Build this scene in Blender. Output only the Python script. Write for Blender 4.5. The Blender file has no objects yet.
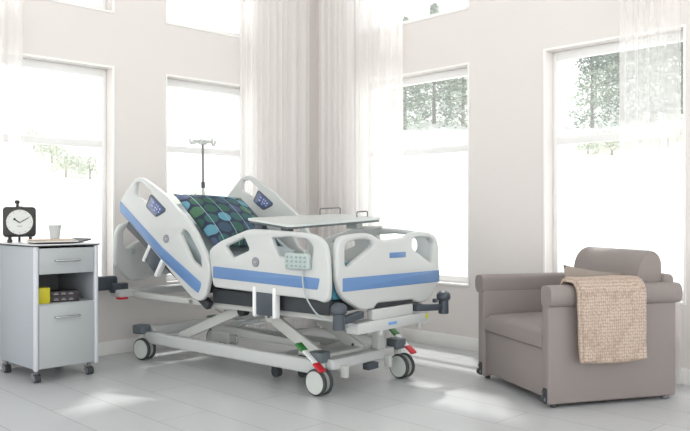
import bpy, bmesh, math, random
from mathutils import Vector, Matrix
random.seed(7)
sc = bpy.context.scene
C = sc.collection
R = math.radians

# ------------------------------------------------------------------ materials
def lin(c):
    return tuple(((v/255)/12.92 if v/255 <= .04045 else ((v/255+.055)/1.055)**2.4) for v in c) + (1,)
def mat(name, rgb, rough=.5, metal=0, noise=0, nscale=30, bump=0, bscale=200, spec=.5, coat=0):
    m = bpy.data.materials.new(name); m.use_nodes = True
    nt = m.node_tree; b = nt.nodes['Principled BSDF']
    b.inputs['Base Color'].default_value = lin(rgb)
    b.inputs['Roughness'].default_value = rough
    b.inputs['Metallic'].default_value = metal
    b.inputs['Specular IOR Level'].default_value = spec
    b.inputs['Coat Weight'].default_value = coat
    if noise or bump:
        tc = nt.nodes.new('ShaderNodeTexCoord')
    if noise:
        n = nt.nodes.new('ShaderNodeTexNoise'); n.inputs['Scale'].default_value = nscale; n.inputs['Detail'].default_value = 4
        nt.links.new(tc.outputs['Object'], n.inputs['Vector'])
        r = nt.nodes.new('ShaderNodeMapRange'); r.inputs['To Min'].default_value = 1-noise; r.inputs['To Max'].default_value = 1+noise
        nt.links.new(n.outputs['Fac'], r.inputs['Value'])
        mx = nt.nodes.new('ShaderNodeVectorMath'); mx.operation = 'SCALE'
        mx.inputs[0].default_value = lin(rgb)[:3]
        nt.links.new(r.outputs[0], mx.inputs['Scale']); nt.links.new(mx.outputs[0], b.inputs['Base Color'])
    if bump:
        n2 = nt.nodes.new('ShaderNodeTexNoise'); n2.inputs['Scale'].default_value = bscale
        nt.links.new(tc.outputs['Object'], n2.inputs['Vector'])
        bp = nt.nodes.new('ShaderNodeBump'); bp.inputs['Strength'].default_value = bump; bp.inputs['Distance'].default_value = .002
        nt.links.new(n2.outputs['Fac'], bp.inputs['Height']); nt.links.new(bp.outputs[0], b.inputs['Normal'])
    return m
M = {}
M['wall'] = mat('wall_paint', (226,221,218), .8, noise=.015, nscale=3)
M['trim'] = mat('trim_paint', (242,242,241), .45)
M['base'] = mat('baseboard_paint', (244,243,241), .4)
M['ceil'] = mat('ceiling_paint', (238,237,235), .9)
M['plastic'] = mat('bed_plastic', (200,203,202), .32, noise=.01, nscale=8)
M['plastic2'] = mat('bed_shell_inner', (198,202,200), .4)
M['blue'] = mat('blue_stripe', (98,134,182), .35)
M['steel'] = mat('painted_steel', (204,206,202), .35, noise=.02, nscale=12)
M['steelgrey'] = mat('grey_steel', (200,202,198), .4, noise=.03, nscale=12)
M['dark'] = mat('dark_plastic', (70,78,86), .42, noise=.04, nscale=20)
M['housing'] = mat('castor_housing', (98,107,112), .42)
M['darkframe'] = mat('dark_frame', (52,56,60), .5)
M['rubber'] = mat('rubber', (62,66,68), .6)
M['disc'] = mat('wheel_disc', (205,210,206), .4)
M['red'] = mat('red_pedal', (196,40,52), .35)
M['green'] = mat('green_pedal', (62,128,66), .4)
M['chrome'] = mat('chrome', (200,204,208), .18, metal=1)
M['pole'] = mat('pole_grey', (112,112,110), .35, metal=.3)
M['navy'] = mat('screen_navy', (84,100,138), .2)
M['lilac'] = mat('screen_marks', (176,180,222), .3)
M['badge'] = mat('badge_grey', (128,128,136), .35)
M['badge2'] = mat('badge_light', (186,188,194), .35)
M['handset'] = mat('handset_grey', (176,190,188), .4)
M['handbtn'] = mat('handset_button', (146,163,161), .4)
M['cord'] = mat('grey_cord', (176,184,186), .5)
M['sheet'] = mat('mattress_cover', (176,188,192), .6, bump=.3, bscale=120)
M['teal'] = mat('teal_cover', (72,140,164), .6, bump=.3, bscale=120)
M['cab'] = mat('cabinet_grey', (176,181,183), .42, noise=.01, nscale=6)
M['cabside'] = mat('cabinet_side', (171,178,185), .4, noise=.01, nscale=6)
M['post'] = mat('cabinet_post', (206,209,216), .3)
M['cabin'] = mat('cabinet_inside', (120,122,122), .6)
M['edge'] = mat('dark_edge', (56,58,62), .4)
M['top'] = mat('cabinet_top', (214,216,218), .25)
M['yellow'] = mat('yellow_card', (196,186,30), .5)
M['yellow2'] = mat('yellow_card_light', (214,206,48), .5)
M['book'] = mat('book_black', (44,40,44), .5)
M['pages'] = mat('book_pages', (196,196,190), .8, noise=.05, nscale=80)
M['bookmark'] = mat('cover_print', (150,140,146), .5)
M['clock'] = mat('clock_black', (54,54,52), .45)
M['face'] = mat('clock_face', (214,217,214), .4)
M['hand'] = mat('clock_hand', (28,28,30), .4)
M['paper'] = mat('paper', (214,210,206), .7, noise=.05, nscale=25)
M['paper2'] = mat('paper_peach', (216,196,176), .7, noise=.08, nscale=20)
M['dpaper'] = mat('paper_print', (90,92,96), .6, noise=.2, nscale=40)
M['cup'] = mat('paper_cup', (196,202,204), .5)
M['chair'] = mat('taupe_leatherette', (143,134,131), .55, noise=.015, nscale=5, bump=.25, bscale=500)
M['chairdk'] = mat('chair_seam', (120,112,110), .6)
M['cushion'] = mat('beige_cushion', (150,139,130), .8, noise=.04, nscale=60, bump=.4, bscale=400)
M['tabletop'] = mat('table_laminate', (204,211,209), .25)
M['tableedge'] = mat('table_edge', (84,92,94), .4)
M['bark'] = mat('bark', (120,114,108), .9, noise=.15, nscale=10)
M['warn'] = mat('warning_yellow', (214,214,60), .4)
M['bluetag'] = mat('blue_tag', (120,164,220), .4)
M['white'] = mat('white_plastic', (236,238,238), .3)

def leafmat(name, a, b):
    m = mat(name, a, .8); nt = m.node_tree; p = nt.nodes['Principled BSDF']
    tc = nt.nodes.new('ShaderNodeTexCoord'); n = nt.nodes.new('ShaderNodeTexNoise'); n.inputs['Scale'].default_value = 2.5
    n.inputs['Detail'].default_value = 6
    nt.links.new(tc.outputs['Object'], n.inputs['Vector'])
    r = nt.nodes.new('ShaderNodeValToRGB'); r.color_ramp.elements[0].position = .38; r.color_ramp.elements[1].position = .62
    r.color_ramp.elements[0].color = lin(a); r.color_ramp.elements[1].color = lin(b)
    nt.links.new(n.outputs['Fac'], r.inputs[0]); nt.links.new(r.outputs[0], p.inputs['Base Color'])
    return m
M['leaf'] = leafmat('pine_needles', (100,118,106), (190,200,182))  # greens paled, outdoor haze and overexposure put into the colour
M['leaf2'] = leafmat('shrub_leaves', (170,180,162), (222,222,204))  # leaf colour lightened to imitate the washed-out view, no frost on it

# white ground outside
M['white_ground'] = mat('bright_ground', (245,245,242), .9, noise=.02, nscale=.3)
M['outwall'] = mat('outside_render', (236,236,234), .9)

# floor: large tiles
def floor_mat():
    m = mat('floor_tiles', (190,191,193), .28); nt = m.node_tree; p = nt.nodes['Principled BSDF']
    tc = nt.nodes.new('ShaderNodeTexCoord'); mp = nt.nodes.new('ShaderNodeMapping')
    mp.inputs['Rotation'].default_value = (0,0,R(90)); mp.inputs['Location'].default_value = (0.42,1.61,0)
    br = nt.nodes.new('ShaderNodeTexBrick'); br.inputs['Scale'].default_value = 1
    br.inputs['Brick Width'].default_value = 1.2; br.inputs['Row Height'].default_value = .3
    br.inputs['Mortar Size'].default_value = .0016; br.inputs['Mortar Smooth'].default_value = .1
    br.offset = .5
    br.inputs['Color1'].default_value = lin((201,203,204)); br.inputs['Color2'].default_value = lin((196,198,200)); br.inputs['Mortar'].default_value = lin((128,128,130))
    nt.links.new(tc.outputs['Object'], mp.inputs[0]); nt.links.new(mp.outputs[0], br.inputs['Vector'])
    n = nt.nodes.new('ShaderNodeTexNoise'); n.inputs['Scale'].default_value = .8; n.inputs['Detail'].default_value = 0
    nt.links.new(tc.outputs['Object'], n.inputs['Vector'])
    r = nt.nodes.new('ShaderNodeMapRange'); r.inputs['To Min'].default_value = .97; r.inputs['To Max'].default_value = 1.03
    nt.links.new(n.outputs['Fac'], r.inputs[0])
    v = nt.nodes.new('ShaderNodeVectorMath'); v.operation = 'SCALE'
    nt.links.new(br.outputs['Color'], v.inputs[0]); nt.links.new(r.outputs[0], v.inputs['Scale']); nt.links.new(v.outputs[0], p.inputs['Base Color'])
    return m
M['floor'] = floor_mat()

def glass_mat():
    m = bpy.data.materials.new('window_glass'); m.use_nodes = True; nt = m.node_tree; nt.nodes.clear()
    o = nt.nodes.new('ShaderNodeOutputMaterial'); t = nt.nodes.new('ShaderNodeBsdfTransparent'); g = nt.nodes.new('ShaderNodeBsdfGlossy')
    t.inputs[0].default_value = (.97,.98,.98,1); g.inputs['Roughness'].default_value = .02
    mx = nt.nodes.new('ShaderNodeMixShader'); f = nt.nodes.new('ShaderNodeLayerWeight'); f.inputs[0].default_value = .12
    tl = nt.nodes.new('ShaderNodeBsdfTranslucent'); tl.inputs[0].default_value = (.95,.96,.96,1)
    m2 = nt.nodes.new('ShaderNodeMixShader'); m2.inputs[0].default_value = .07     # translucent veil mixed in, stands for the glare washing out the view
    nt.links.new(t.outputs[0], m2.inputs[1]); nt.links.new(tl.outputs[0], m2.inputs[2])
    fm = nt.nodes.new('ShaderNodeMath'); fm.operation = 'MULTIPLY'; fm.inputs[1].default_value = .25; nt.links.new(f.outputs[1], fm.inputs[0])
    nt.links.new(fm.outputs[0], mx.inputs[0]); nt.links.new(m2.outputs[0], mx.inputs[1]); nt.links.new(g.outputs[0], mx.inputs[2]); nt.links.new(mx.outputs[0], o.inputs[0])
    return m
M['glass'] = glass_mat()

def sheer_mat(name, tr):
    m = bpy.data.materials.new(name); m.use_nodes = True; nt = m.node_tree; nt.nodes.clear()
    o = nt.nodes.new('ShaderNodeOutputMaterial'); t = nt.nodes.new('ShaderNodeBsdfTransparent')
    d = nt.nodes.new('ShaderNodeBsdfDiffuse'); l = nt.nodes.new('ShaderNodeBsdfTranslucent')
    d.inputs[0].default_value = lin((251,249,248)); l.inputs[0].default_value = lin((251,249,248))
    a = nt.nodes.new('ShaderNodeMixShader'); a.inputs[0].default_value = .5
    b = nt.nodes.new('ShaderNodeMixShader')
    # weave gets visually denser where the cloth turns edge-on
    lw = nt.nodes.new('ShaderNodeLayerWeight'); lw.inputs[0].default_value = .35
    mr = nt.nodes.new('ShaderNodeMapRange'); mr.inputs['To Min'].default_value = 1-tr; mr.inputs['To Max'].default_value = .97
    nt.links.new(lw.outputs['Facing'], mr.inputs[0]); nt.links.new(mr.outputs[0], b.inputs[0])
    nt.links.new(d.outputs[0], a.inputs[1]); nt.links.new(l.outputs[0], a.inputs[2])
    nt.links.new(t.outputs[0], b.inputs[1]); nt.links.new(a.outputs[0], b.inputs[2]); nt.links.new(b.outputs[0], o.inputs[0])
    return m
M['sheer'] = sheer_mat('sheer_voile', .36)
M['sheer_thick'] = sheer_mat('gathered_voile', .12)
M['sheer_thin'] = sheer_mat('fine_voile', .6)

def pillow_mat():
    m = mat('dotted_fabric', (40,50,80), .75, bump=.3, bscale=300); nt = m.node_tree; p = nt.nodes['Principled BSDF']
    tc = nt.nodes.new('ShaderNodeTexCoord'); sx = nt.nodes.new('ShaderNodeSeparateXYZ'); nt.links.new(tc.outputs['Object'], sx.inputs[0])
    def math_(op, a, b=None):
        n = nt.nodes.new('ShaderNodeMath'); n.operation = op
        for i, v in enumerate((a, b)):
            if v is None: continue
            if isinstance(v, (int, float)): n.inputs[i].default_value = v
            else: nt.links.new(v, n.inputs[i])
        return n.outputs[0]
    cell = .102
    gx = math_('DIVIDE', sx.outputs['X'], cell); gy = math_('DIVIDE', sx.outputs['Y'], cell)
    row = math_('FLOOR', gy); off = math_('MULTIPLY', math_('MODULO', math_('ABSOLUTE', row), 2), .5)
    gx = math_('ADD', gx, off)
    fx = math_('SUBTRACT', math_('FRACT', math_('ADD', gx, 50)), .5); fy = math_('SUBTRACT', math_('FRACT', math_('ADD', gy, 50)), .5)
    d = math_('SQRT', math_('ADD', math_('MULTIPLY', fx, fx), math_('MULTIPLY', fy, fy)))
    dot = math_('LESS_THAN', d, .46)
    cx = math_('FLOOR', gx); cb = nt.nodes.new('ShaderNodeCombineXYZ')
    nt.links.new(cx, cb.inputs[0]); nt.links.new(row, cb.inputs[1])
    wn = nt.nodes.new('ShaderNodeTexWhiteNoise'); wn.noise_dimensions = '2D'; nt.links.new(cb.outputs[0], wn.inputs['Vector'])
    ramp = nt.nodes.new('ShaderNodeValToRGB'); ramp.color_ramp.interpolation = 'CONSTANT'
    cols = [(0,(54,78,98)),(.25,(46,88,76)),(.46,(92,148,166)),(.58,(50,92,92)),(.74,(66,82,112)),(.92,(70,112,86))]
    e = ramp.color_ramp.elements
    e[0].position = 0; e[0].color = lin(cols[0][1]); e[1].position = cols[1][0]; e[1].color = lin(cols[1][1])
    for pos, c in cols[2:]:
        q = e.new(pos); q.color = lin(c)
    nt.links.new(wn.outputs['Value'], ramp.inputs[0])
    mix = nt.nodes.new('ShaderNodeMix'); mix.data_type = 'RGBA'
    nt.links.new(dot, mix.inputs['Factor']); mix.inputs[6].default_value = lin((38,46,72)); nt.links.new(ramp.outputs[0], mix.inputs[7])
    # thin pale stitched lines running down the pillow
    lx = math_('ABSOLUTE', math_('SUBTRACT', math_('FRACT', math_('ADD', math_('DIVIDE', sx.outputs['X'], .125), 50.2)), .5))
    line = math_('LESS_THAN', lx, .018)
    mix2 = nt.nodes.new('ShaderNodeMix'); mix2.data_type = 'RGBA'
    nt.links.new(line, mix2.inputs['Factor']); nt.links.new(mix.outputs[2], mix2.inputs[6]); mix2.inputs[7].default_value = lin((150,178,186))
    nt.links.new(mix2.outputs[2], p.inputs['Base Color'])
    return m
M['pillow'] = pillow_mat()

def knit_mat():
    m = mat('knit_wool', (214,194,176), .9); nt = m.node_tree; p = nt.nodes['Principled BSDF']
    tc = nt.nodes.new('ShaderNodeTexCoord')
    w = nt.nodes.new('ShaderNodeTexVoronoi'); w.inputs['Scale'].default_value = 75; w.inputs['Randomness'].default_value = .35
    mp = nt.nodes.new('ShaderNodeMapping'); mp.inputs['Scale'].default_value = (1,1,.8)
    nt.links.new(tc.outputs['Object'], mp.inputs[0]); nt.links.new(mp.outputs[0], w.inputs['Vector'])
    r = nt.nodes.new('ShaderNodeValToRGB')
    r.color_ramp.elements[0].color = lin((208,191,178)); r.color_ramp.elements[0].position = .15
    r.color_ramp.elements[1].color = lin((166,144,128)); r.color_ramp.elements[1].position = .75
    nt.links.new(w.outputs['Distance'], r.inputs[0]); nt.links.new(r.outputs[0], p.inputs['Base Color'])
    b = nt.nodes.new('ShaderNodeBump'); b.invert = True; b.inputs['Strength'].default_value = .9; b.inputs['Distance'].default_value = .006
    nt.links.new(w.outputs['Distance'], b.inputs['Height']); nt.links.new(b.outputs[0], p.inputs['Normal'])
    return m
M['knit'] = knit_mat()

# ------------------------------------------------------------------ object helpers
def link(name, me, m, parent=None, loc=None, smooth=True):
    o = bpy.data.objects.new(name, me); C.objects.link(o)
    if m is not None:
        ms = m if isinstance(m, (list, tuple)) else [m]
        me.materials.clear()
        for q in ms: me.materials.append(M[q] if isinstance(q, str) else q)
    if parent: o.parent = parent
    if loc: o.location = loc
    return o
def obj(name, bm, m, parent=None, loc=None, smooth=True, angle=35):
    me = bpy.data.meshes.new(name)
    bmesh.ops.recalc_face_normals(bm, faces=bm.faces)
    bm.to_mesh(me); bm.free()
    if smooth:
        for p in me.polygons: p.use_smooth = True
        me.set_sharp_from_angle(angle=R(angle))
    return link(name, me, m, parent, loc)
def tag(o, label, cat, group=None, kind=None):
    o['label'] = label; o['category'] = cat
    if group: o['group'] = group
    if kind: o['kind'] = kind
    return o
def thing(name, label, cat, loc=(0,0,0), rz=0, group=None):
    o = bpy.data.objects.new(name, None); C.objects.link(o); o.empty_display_size = .1
    o.location = loc; o.rotation_euler = (0,0,rz)
    return tag(o, label, cat, group)
def struct(o): o['kind'] = 'structure'; return o
def NB(): return bmesh.new()

def box(bm, x0, x1, y0, y1, z0, z1, bev=0, seg=2, mx=None):
    g = bmesh.ops.create_cube(bm, size=1)
    vs = g['verts']
    for v in vs:
        v.co = Vector(((x0+x1)/2+v.co.x*(x1-x0), (y0+y1)/2+v.co.y*(y1-y0), (z0+z1)/2+v.co.z*(z1-z0)))
    es = list({e for v in vs for e in v.link_edges})
    if bev:
        r = bmesh.ops.bevel(bm, geom=es, offset=bev, segments=seg, profile=.5, affect='EDGES')
        vs = list({v for f in r['faces'] for v in f.verts} | {v for v in vs if v.is_valid})
    if mx is not None:
        for v in vs: v.co = mx @ v.co
    return bm
def frame_between(p, q):
    p, q = Vector(p), Vector(q); d = (q-p)
    z = d.normalized(); up = Vector((0,0,1)) if abs(z.z) < .95 else Vector((1,0,0))
    x = up.cross(z).normalized(); y = z.cross(x)
    m = Matrix((x, y, z)).transposed().to_4x4(); m.translation = p
    return m, d.length
def bar(bm, p, q, w, h, bev=.004):
    m, L = frame_between(p, q)
    return box(bm, -w/2, w/2, -h/2, h/2, 0, L, bev, 2, m)
def cyl(bm, p, q, r, r2=None, seg=24, caps=True):
    m, L = frame_between(p, q)
    g = bmesh.ops.create_cone(bm, cap_ends=caps, segments=seg, radius1=r, radius2=r if r2 is None else r2, depth=L)
    for v in g['verts']: v.co = m @ (v.co + Vector((0,0,L/2)))
    return bm
def tube(bm, pts, r, seg=10, closed=False):
    pts = [Vector(p) for p in pts]; n = len(pts); rings = []
    prev = None
    for i, p in enumerate(pts):
        a = pts[i-1] if (i > 0 or closed) else p; b = pts[(i+1) % n] if (i < n-1 or closed) else p
        t = (b-a).normalized()
        if prev is None:
            up = Vector((0,0,1)) if abs(t.z) < .9 else Vector((1,0,0)); x = up.cross(t).normalized()
        else:
            x = (prev - t*prev.dot(t)).normalized()
        prev = x; y = t.cross(x)
        rings.append([bm.verts.new(p + (x*math.cos(k*2*math.pi/seg) + y*math.sin(k*2*math.pi/seg))*r) for k in range(seg)])
    m_ = n if closed else n-1
    for i in range(m_):
        A, B = rings[i], rings[(i+1) % n]
        for k in range(seg): bm.faces.new((A[k], A[(k+1) % seg], B[(k+1) % seg], B[k]))
    if not closed:
        bm.faces.new(rings[0][::-1]); bm.faces.new(rings[-1])
    return bm
def bend(pts, r, seg=5):
    """round the inner corners of a 3D polyline"""
    pts = [Vector(p) for p in pts]; out = [pts[0]]
    for i in range(1, len(pts)-1):
        a, b, c = pts[i-1], pts[i], pts[i+1]
        d = min(r, (a-b).length*.49, (c-b).length*.49)
        p = b+(a-b).normalized()*d; q = b+(c-b).normalized()*d
        for k in range(seg+1):
            t = k/seg; out.append(p*(1-t)**2 + b*2*t*(1-t) + q*t*t)
    out.append(pts[-1]); return out
def fillet2(pts, r, seg=4):
    n = len(pts); out = []
    P = [Vector(p) for p in pts]
    for i in range(n):
        a, b, c = P[i-1], P[i], P[(i+1) % n]
        d = min(r, (a-b).length*.45, (c-b).length*.45)
        p = b+(a-b).normalized()*d; q = b+(c-b).normalized()*d
        for k in range(seg+1):
            t = k/seg; out.append(p*(1-t)**2 + b*2*t*(1-t) + q*t*t)
    return out
def panel(name, outline, holes, thick, bev, m, parent, plane, at, r=.03, rh=.02, bres=3, flip=1):
    """thick rounded shell from an outline. plane 'A': points are (y,z) at local x=at; 'B': points are (x,z) at local y=at"""
    cu = bpy.data.curves.new(name, 'CURVE'); cu.dimensions = '2D'; cu.fill_mode = 'BOTH'
    cu.extrude = thick/2-bev; cu.bevel_depth = bev; cu.bevel_resolution = bres; cu.offset = -bev
    for pts, rr in [(outline, r)] + [(h_, rh) for h_ in holes]:
        f = fillet2(pts, rr) if rr else [Vector(p) for p in pts]
        s = cu.splines.new('POLY'); s.points.add(len(f)-1); s.use_cyclic_u = True
        for i, p in enumerate(f): s.points[i].co = (p.x, p.y, 0, 1)
    tmp = bpy.data.objects.new('tmp_'+name, cu); C.objects.link(tmp)
    bpy.context.view_layer.update()
    dg = bpy.context.evaluated_depsgraph_get()
    me = bpy.data.meshes.new_from_object(tmp.evaluated_get(dg))
    C.objects.unlink(tmp); bpy.data.objects.remove(tmp); bpy.data.curves.remove(cu)
    bm = NB(); bm.from_mesh(me); bpy.data.meshes.remove(me)
    bmesh.ops.remove_doubles(bm, verts=bm.verts, dist=.0004)
    for v in bm.verts:
        x, y, z = v.co
        v.co = Vector((at+z, x, y)) if plane == 'A' else Vector((x, at+z, y))
    return obj(name, bm, m, parent, smooth=True, angle=50)
def grid_surface(bm, f, nu, nv, closed_u=False):
    V = [[bm.verts.new(f(i/nu, j/nv)) for j in range(nv+1)] for i in range(nu+(0 if closed_u else 1))]
    n = len(V)
    for i in range(nu):
        for j in range(nv):
            bm.faces.new((V[i][j], V[(i+1) % n][j], V[(i+1) % n][j+1], V[i][j+1]))
    return V
def lathe(bm, prof, seg=28, o=(0,0,0)):
    o = Vector(o); V = []
    for r, z in prof:
        V.append([bm.verts.new(o+Vector((r*math.cos(2*math.pi*k/seg), r*math.sin(2*math.pi*k/seg), z))) for k in range(seg)])
    for i in range(len(V)-1):
        for k in range(seg): bm.faces.new((V[i][k], V[i][(k+1) % seg], V[i+1][(k+1) % seg], V[i+1][k]))
    bm.faces.new(V[0][::-1]); bm.faces.new(V[-1])
    return bm
def puffy(bm, w, h, t, n=18, mx=None, ex=.5, pinch=.06):
    """a stuffed cushion: two bulged faces meeting at a seam"""
    for sgn in (1, -1):
        def f(u, v):
            x, y = u*2-1, v*2-1
            k = (max(0, (1-x*x))*max(0, (1-y*y)))**ex
            q = 1-pinch*(1-x*x)*abs(y)**3; q2 = 1-pinch*(1-y*y)*abs(x)**3
            p = Vector((x*w/2*q2, y*h/2*q, sgn*(t/2*k)))
            return mx @ p if mx is not None else p
        grid_surface(bm, f, n, n)
    bmesh.ops.remove_doubles(bm, verts=bm.verts, dist=.0003)
    return bm

# ------------------------------------------------------------------ room shell
YL, XR, ZC, TH = 5.315, 4.76, 4.6, .24
FX0, FY0 = -2.2, -2.2
bm = NB(); box(bm, FX0, XR+TH, FY0, YL+TH, -.12, 0)
struct(obj('floor', bm, 'floor', smooth=False))
bm = NB(); box(bm, FX0, XR+TH, FY0, YL+TH, ZC, ZC+.12)
struct(obj('ceiling', bm, 'ceil', smooth=False))

WL = [(.60,1.42), (1.89,2.707), (3.168,3.985)]          # along x
WRt = [(.35,1.30), (1.92,2.885), (3.56,4.72)]            # along y
LZ = [(.51,2.146), (2.57,4.2)]
RZ = [(.503,2.206), (2.645,4.2)]
def wall(name, axis, a0, a1, holes_a, holes_z, pos):
    aa = sorted({a0, a1} | {v for h_ in holes_a for v in h_}); zz = sorted({0, ZC} | {v for h_ in holes_z for v in h_})
    bm = NB()
    for i in range(len(aa)-1):
        for j in range(len(zz)-1):
            am, zm = (aa[i]+aa[i+1])/2, (zz[j]+zz[j+1])/2
            if any(p < am < q for p, q in holes_a) and any(p < zm < q for p, q in holes_z): continue
            if axis == 'x': box(bm, aa[i], aa[i+1], pos, pos+TH, zz[j], zz[j+1])
            else: box(bm, pos, pos+TH, aa[i], aa[i+1], zz[j], zz[j+1])
    bmesh.ops.remove_doubles(bm, verts=bm.verts, dist=.0001)
    # delete internal double faces
    seen = {}
    for f in bm.faces:
        k = tuple(round(c, 4) for c in f.calc_center_median()); seen.setdefault(k, []).append(f)
    bmesh.ops.delete(bm, geom=[f for v in seen.values() if len(v) > 1 for f in v], context='FACES')
    return struct(obj(name, bm, 'wall', smooth=False))
wall('wall_left', 'x', FX0, XR+TH, WL, LZ, YL)
wall('wall_right', 'y', FY0, YL, WRt, RZ, XR)
bm = NB(); box(bm, FX0, XR, YL-.014, YL, 0, .10, .003)
struct(obj('baseboard_left', bm, 'base'))
bm = NB(); box(bm, XR-.014, XR, FY0, YL-.014, 0, .10, .003)
struct(obj('baseboard_right', bm, 'base'))

wn = 0
def window(axis, a0, a1, z0, z1, pos, rail=True):
    """frame set back in the wall opening, thin bead round the opening, glass pane"""
    global wn; wn += 1
    def bx(bm, u0, u1, d0, d1, z0_, z1_, bev=0):
        if axis == 'x': box(bm, u0, u1, pos+d0, pos+d1, z0_, z1_, bev)
        else: box(bm, pos+d0, pos+d1, u0, u1, z0_, z1_, bev)
    s, t = .035, .06
    bm = NB()
    bx(bm, a0, a0+s, .10, .15, z0, z1, .004); bx(bm, a1-s, a1, .10, .15, z0, z1, .004)
    bx(bm, a0+s, a1-s, .10, .15, z1-t, z1, .004); bx(bm, a0+s, a1-s, .10, .15, z0, z0+.05, .004)
    root = struct(obj('window_%d' % wn, bm, 'trim'))
    bm = NB(); w = .013
    bx(bm, a0-w, a0+.001, -.009, -.0005, z0-w, z1+w); bx(bm, a1-.001, a1+w, -.009, -.0005, z0-w, z1+w)
    bx(bm, a0, a1, -.009, -.0005, z1-.001, z1+w); bx(bm, a0, a1, -.009, -.0005, z0-w, z0+.001)
    obj('bead', bm, 'base', root, smooth=False)
    if rail:
        zt = z0+1.065
        bm = NB(); bx(bm, a0+s, a1-s, .10, .15, zt-.022, zt+.03, .004)
        obj('transom', bm, 'trim', root)
    bm = NB(); bx(bm, a0+s, a1-s, .123, .127, z0+.05, z1-t)
    obj('pane', bm, 'glass', root, smooth=False)
    return root
for a0, a1 in WL:
    for k, (z0, z1) in enumerate(LZ): window('x', a0, a1, z0, z1, YL, k == 0)
for a0, a1 in WRt:
    for k, (z0, z1) in enumerate(RZ): window('y', a0, a1, z0, z1, XR, k == 0)

# ------------------------------------------------------------------ sheer curtains
def curtain(label, pts, m, amp, pitch, seed, z1=4.45):
    """pleated cloth hung along a floor path"""
    rnd = random.Random(seed)
    P = [Vector((x, y)) for x, y in pts]
    L = [(P[i+1]-P[i]).length for i in range(len(P)-1)]; T = sum(L)
    step = .007; n = int(T/step)
    ph = 0; col = []
    pcur = pitch; acur = amp
    for i in range(n+1):
        s = i*T/n; k = 0; q = s
        while k < len(L)-1 and q > L[k]: q -= L[k]; k += 1
        d = (P[k+1]-P[k]).normalized(); nrm = Vector((-d.y, d.x))
        ph += step/pcur*2*math.pi
        if ph > 2*math.pi:
            ph -= 2*math.pi; pcur = pitch*rnd.uniform(.6, 1.6); acur = amp*rnd.uniform(.45, 1.25)
        base = P[k]+d*q
        col.append((base, nrm, acur*math.sin(ph)+acur*.3*math.sin(ph*2+1)))
    bm = NB(); rows = 8
    V = []
    for i, (b, nr, a) in enumerate(col):
        V.append([])
        for j in range(rows+1):
            t = j/rows; f = .75+.25*t; sway = .006*math.sin(3*t+i*.02)
            p = b+nr*(a*(1.15-.3*t)+sway)
            V[-1].append(bm.verts.new((p.x, p.y, .015+(z1-.015)*t)))
    for i in range(len(V)-1):
        for j in range(rows): bm.faces.new((V[i][j], V[i+1][j], V[i+1][j+1], V[i][j+1]))
    o = obj('curtain', bm, m, smooth=True, angle=80)
    return tag(o, label, 'curtain')
curtain('thick gathered white voile curtain left of the room corner', [(3.93,5.23), (4.60,5.23)], 'sheer_thick', .015, .075, 3)
curtain('thin strip of white voile beside the window behind the bed head', [(3.78,5.17), (3.925,5.17)], 'sheer_thin', .008, .07, 13)
curtain('gathered white voile curtain right of the room corner', [(4.66,5.19), (4.66,4.72)], 'sheer_thick', .016, .09, 4)
curtain('airy see-through voile curtain over the window behind the bed foot', [(4.655,4.71), (4.645,4.14)], 'sheer', .012, .10, 5)
curtain('see-through voile curtain at the left edge, behind the clock', [(1.70,5.235), (2.02,5.235)], 'sheer', .012, .09, 6)
curtain('see-through voile curtain hanging behind the armchair', [(4.67,2.30), (4.67,1.90)], 'sheer_thin', .012, .09, 8)

# ------------------------------------------------------------------ hospital bed
bed = thing('hospital_bed', 'white hospital bed with blue stripes, raised backrest and scissor base on castors', 'bed', (3.298,3.062,0), R(5.5))
NX, FXR = -.50, .485
rail1 = [(1.979,1.149),(1.82,1.28),(1.784,1.30),(1.713,1.301),(1.621,1.261),(1.531,1.218),(1.431,1.169),(1.345,1.10),(1.21,1.011),(1.138,.941),(1.069,.848),(1.01,.768),(.99,.712),(1.0,.636),(1.029,.54),(1.078,.499),(1.148,.50),(1.251,.564),(1.475,.726),(1.76,.919),(1.979,1.064)]
hole1 = [(1.787,1.268),(1.715,1.266),(1.602,1.190),(1.656,1.125),(1.802,1.185)]
hole2 = [(1.295,.92),(1.254,.953),(1.203,.928),(1.083,.786),(1.073,.706),(1.173,.752)]
stripe1 = [(1.973,1.142),(1.475,.825),(1.073,.618),(1.078,.588),(1.103,.548),(1.169,.579),(1.475,.743),(1.972,1.068)]
rail2 = [(1.0,.818),(.971,.844),(.895,.883),(.658,.954),(.605,.961),(.427,.958),(.243,.949),(.12,.94),(.061,.919),(.017,.876),(.002,.79),(-.005,.666),(.002,.584),(.032,.566),(.091,.578),(.469,.585),(.961,.595),(.981,.70)]
holeA = [(.848,.851),(.675,.912),(.627,.836),(.783,.782)]
holeB = [(.444,.911),(.29,.922),(.151,.909),(.115,.874),(.113,.835),(.128,.807),(.386,.809)]
stripe2 = [(.956,.726),(.061,.699),(.076,.636),(.956,.654)]
SC = [(1.604,1.188),(1.442,1.084),(1.448,1.064),(1.546,1.027),(1.664,1.100)]
T1 = .036
def shift(pts, dz=0, dy=0): return [(a+dy, b+dz) for a, b in pts]
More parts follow.
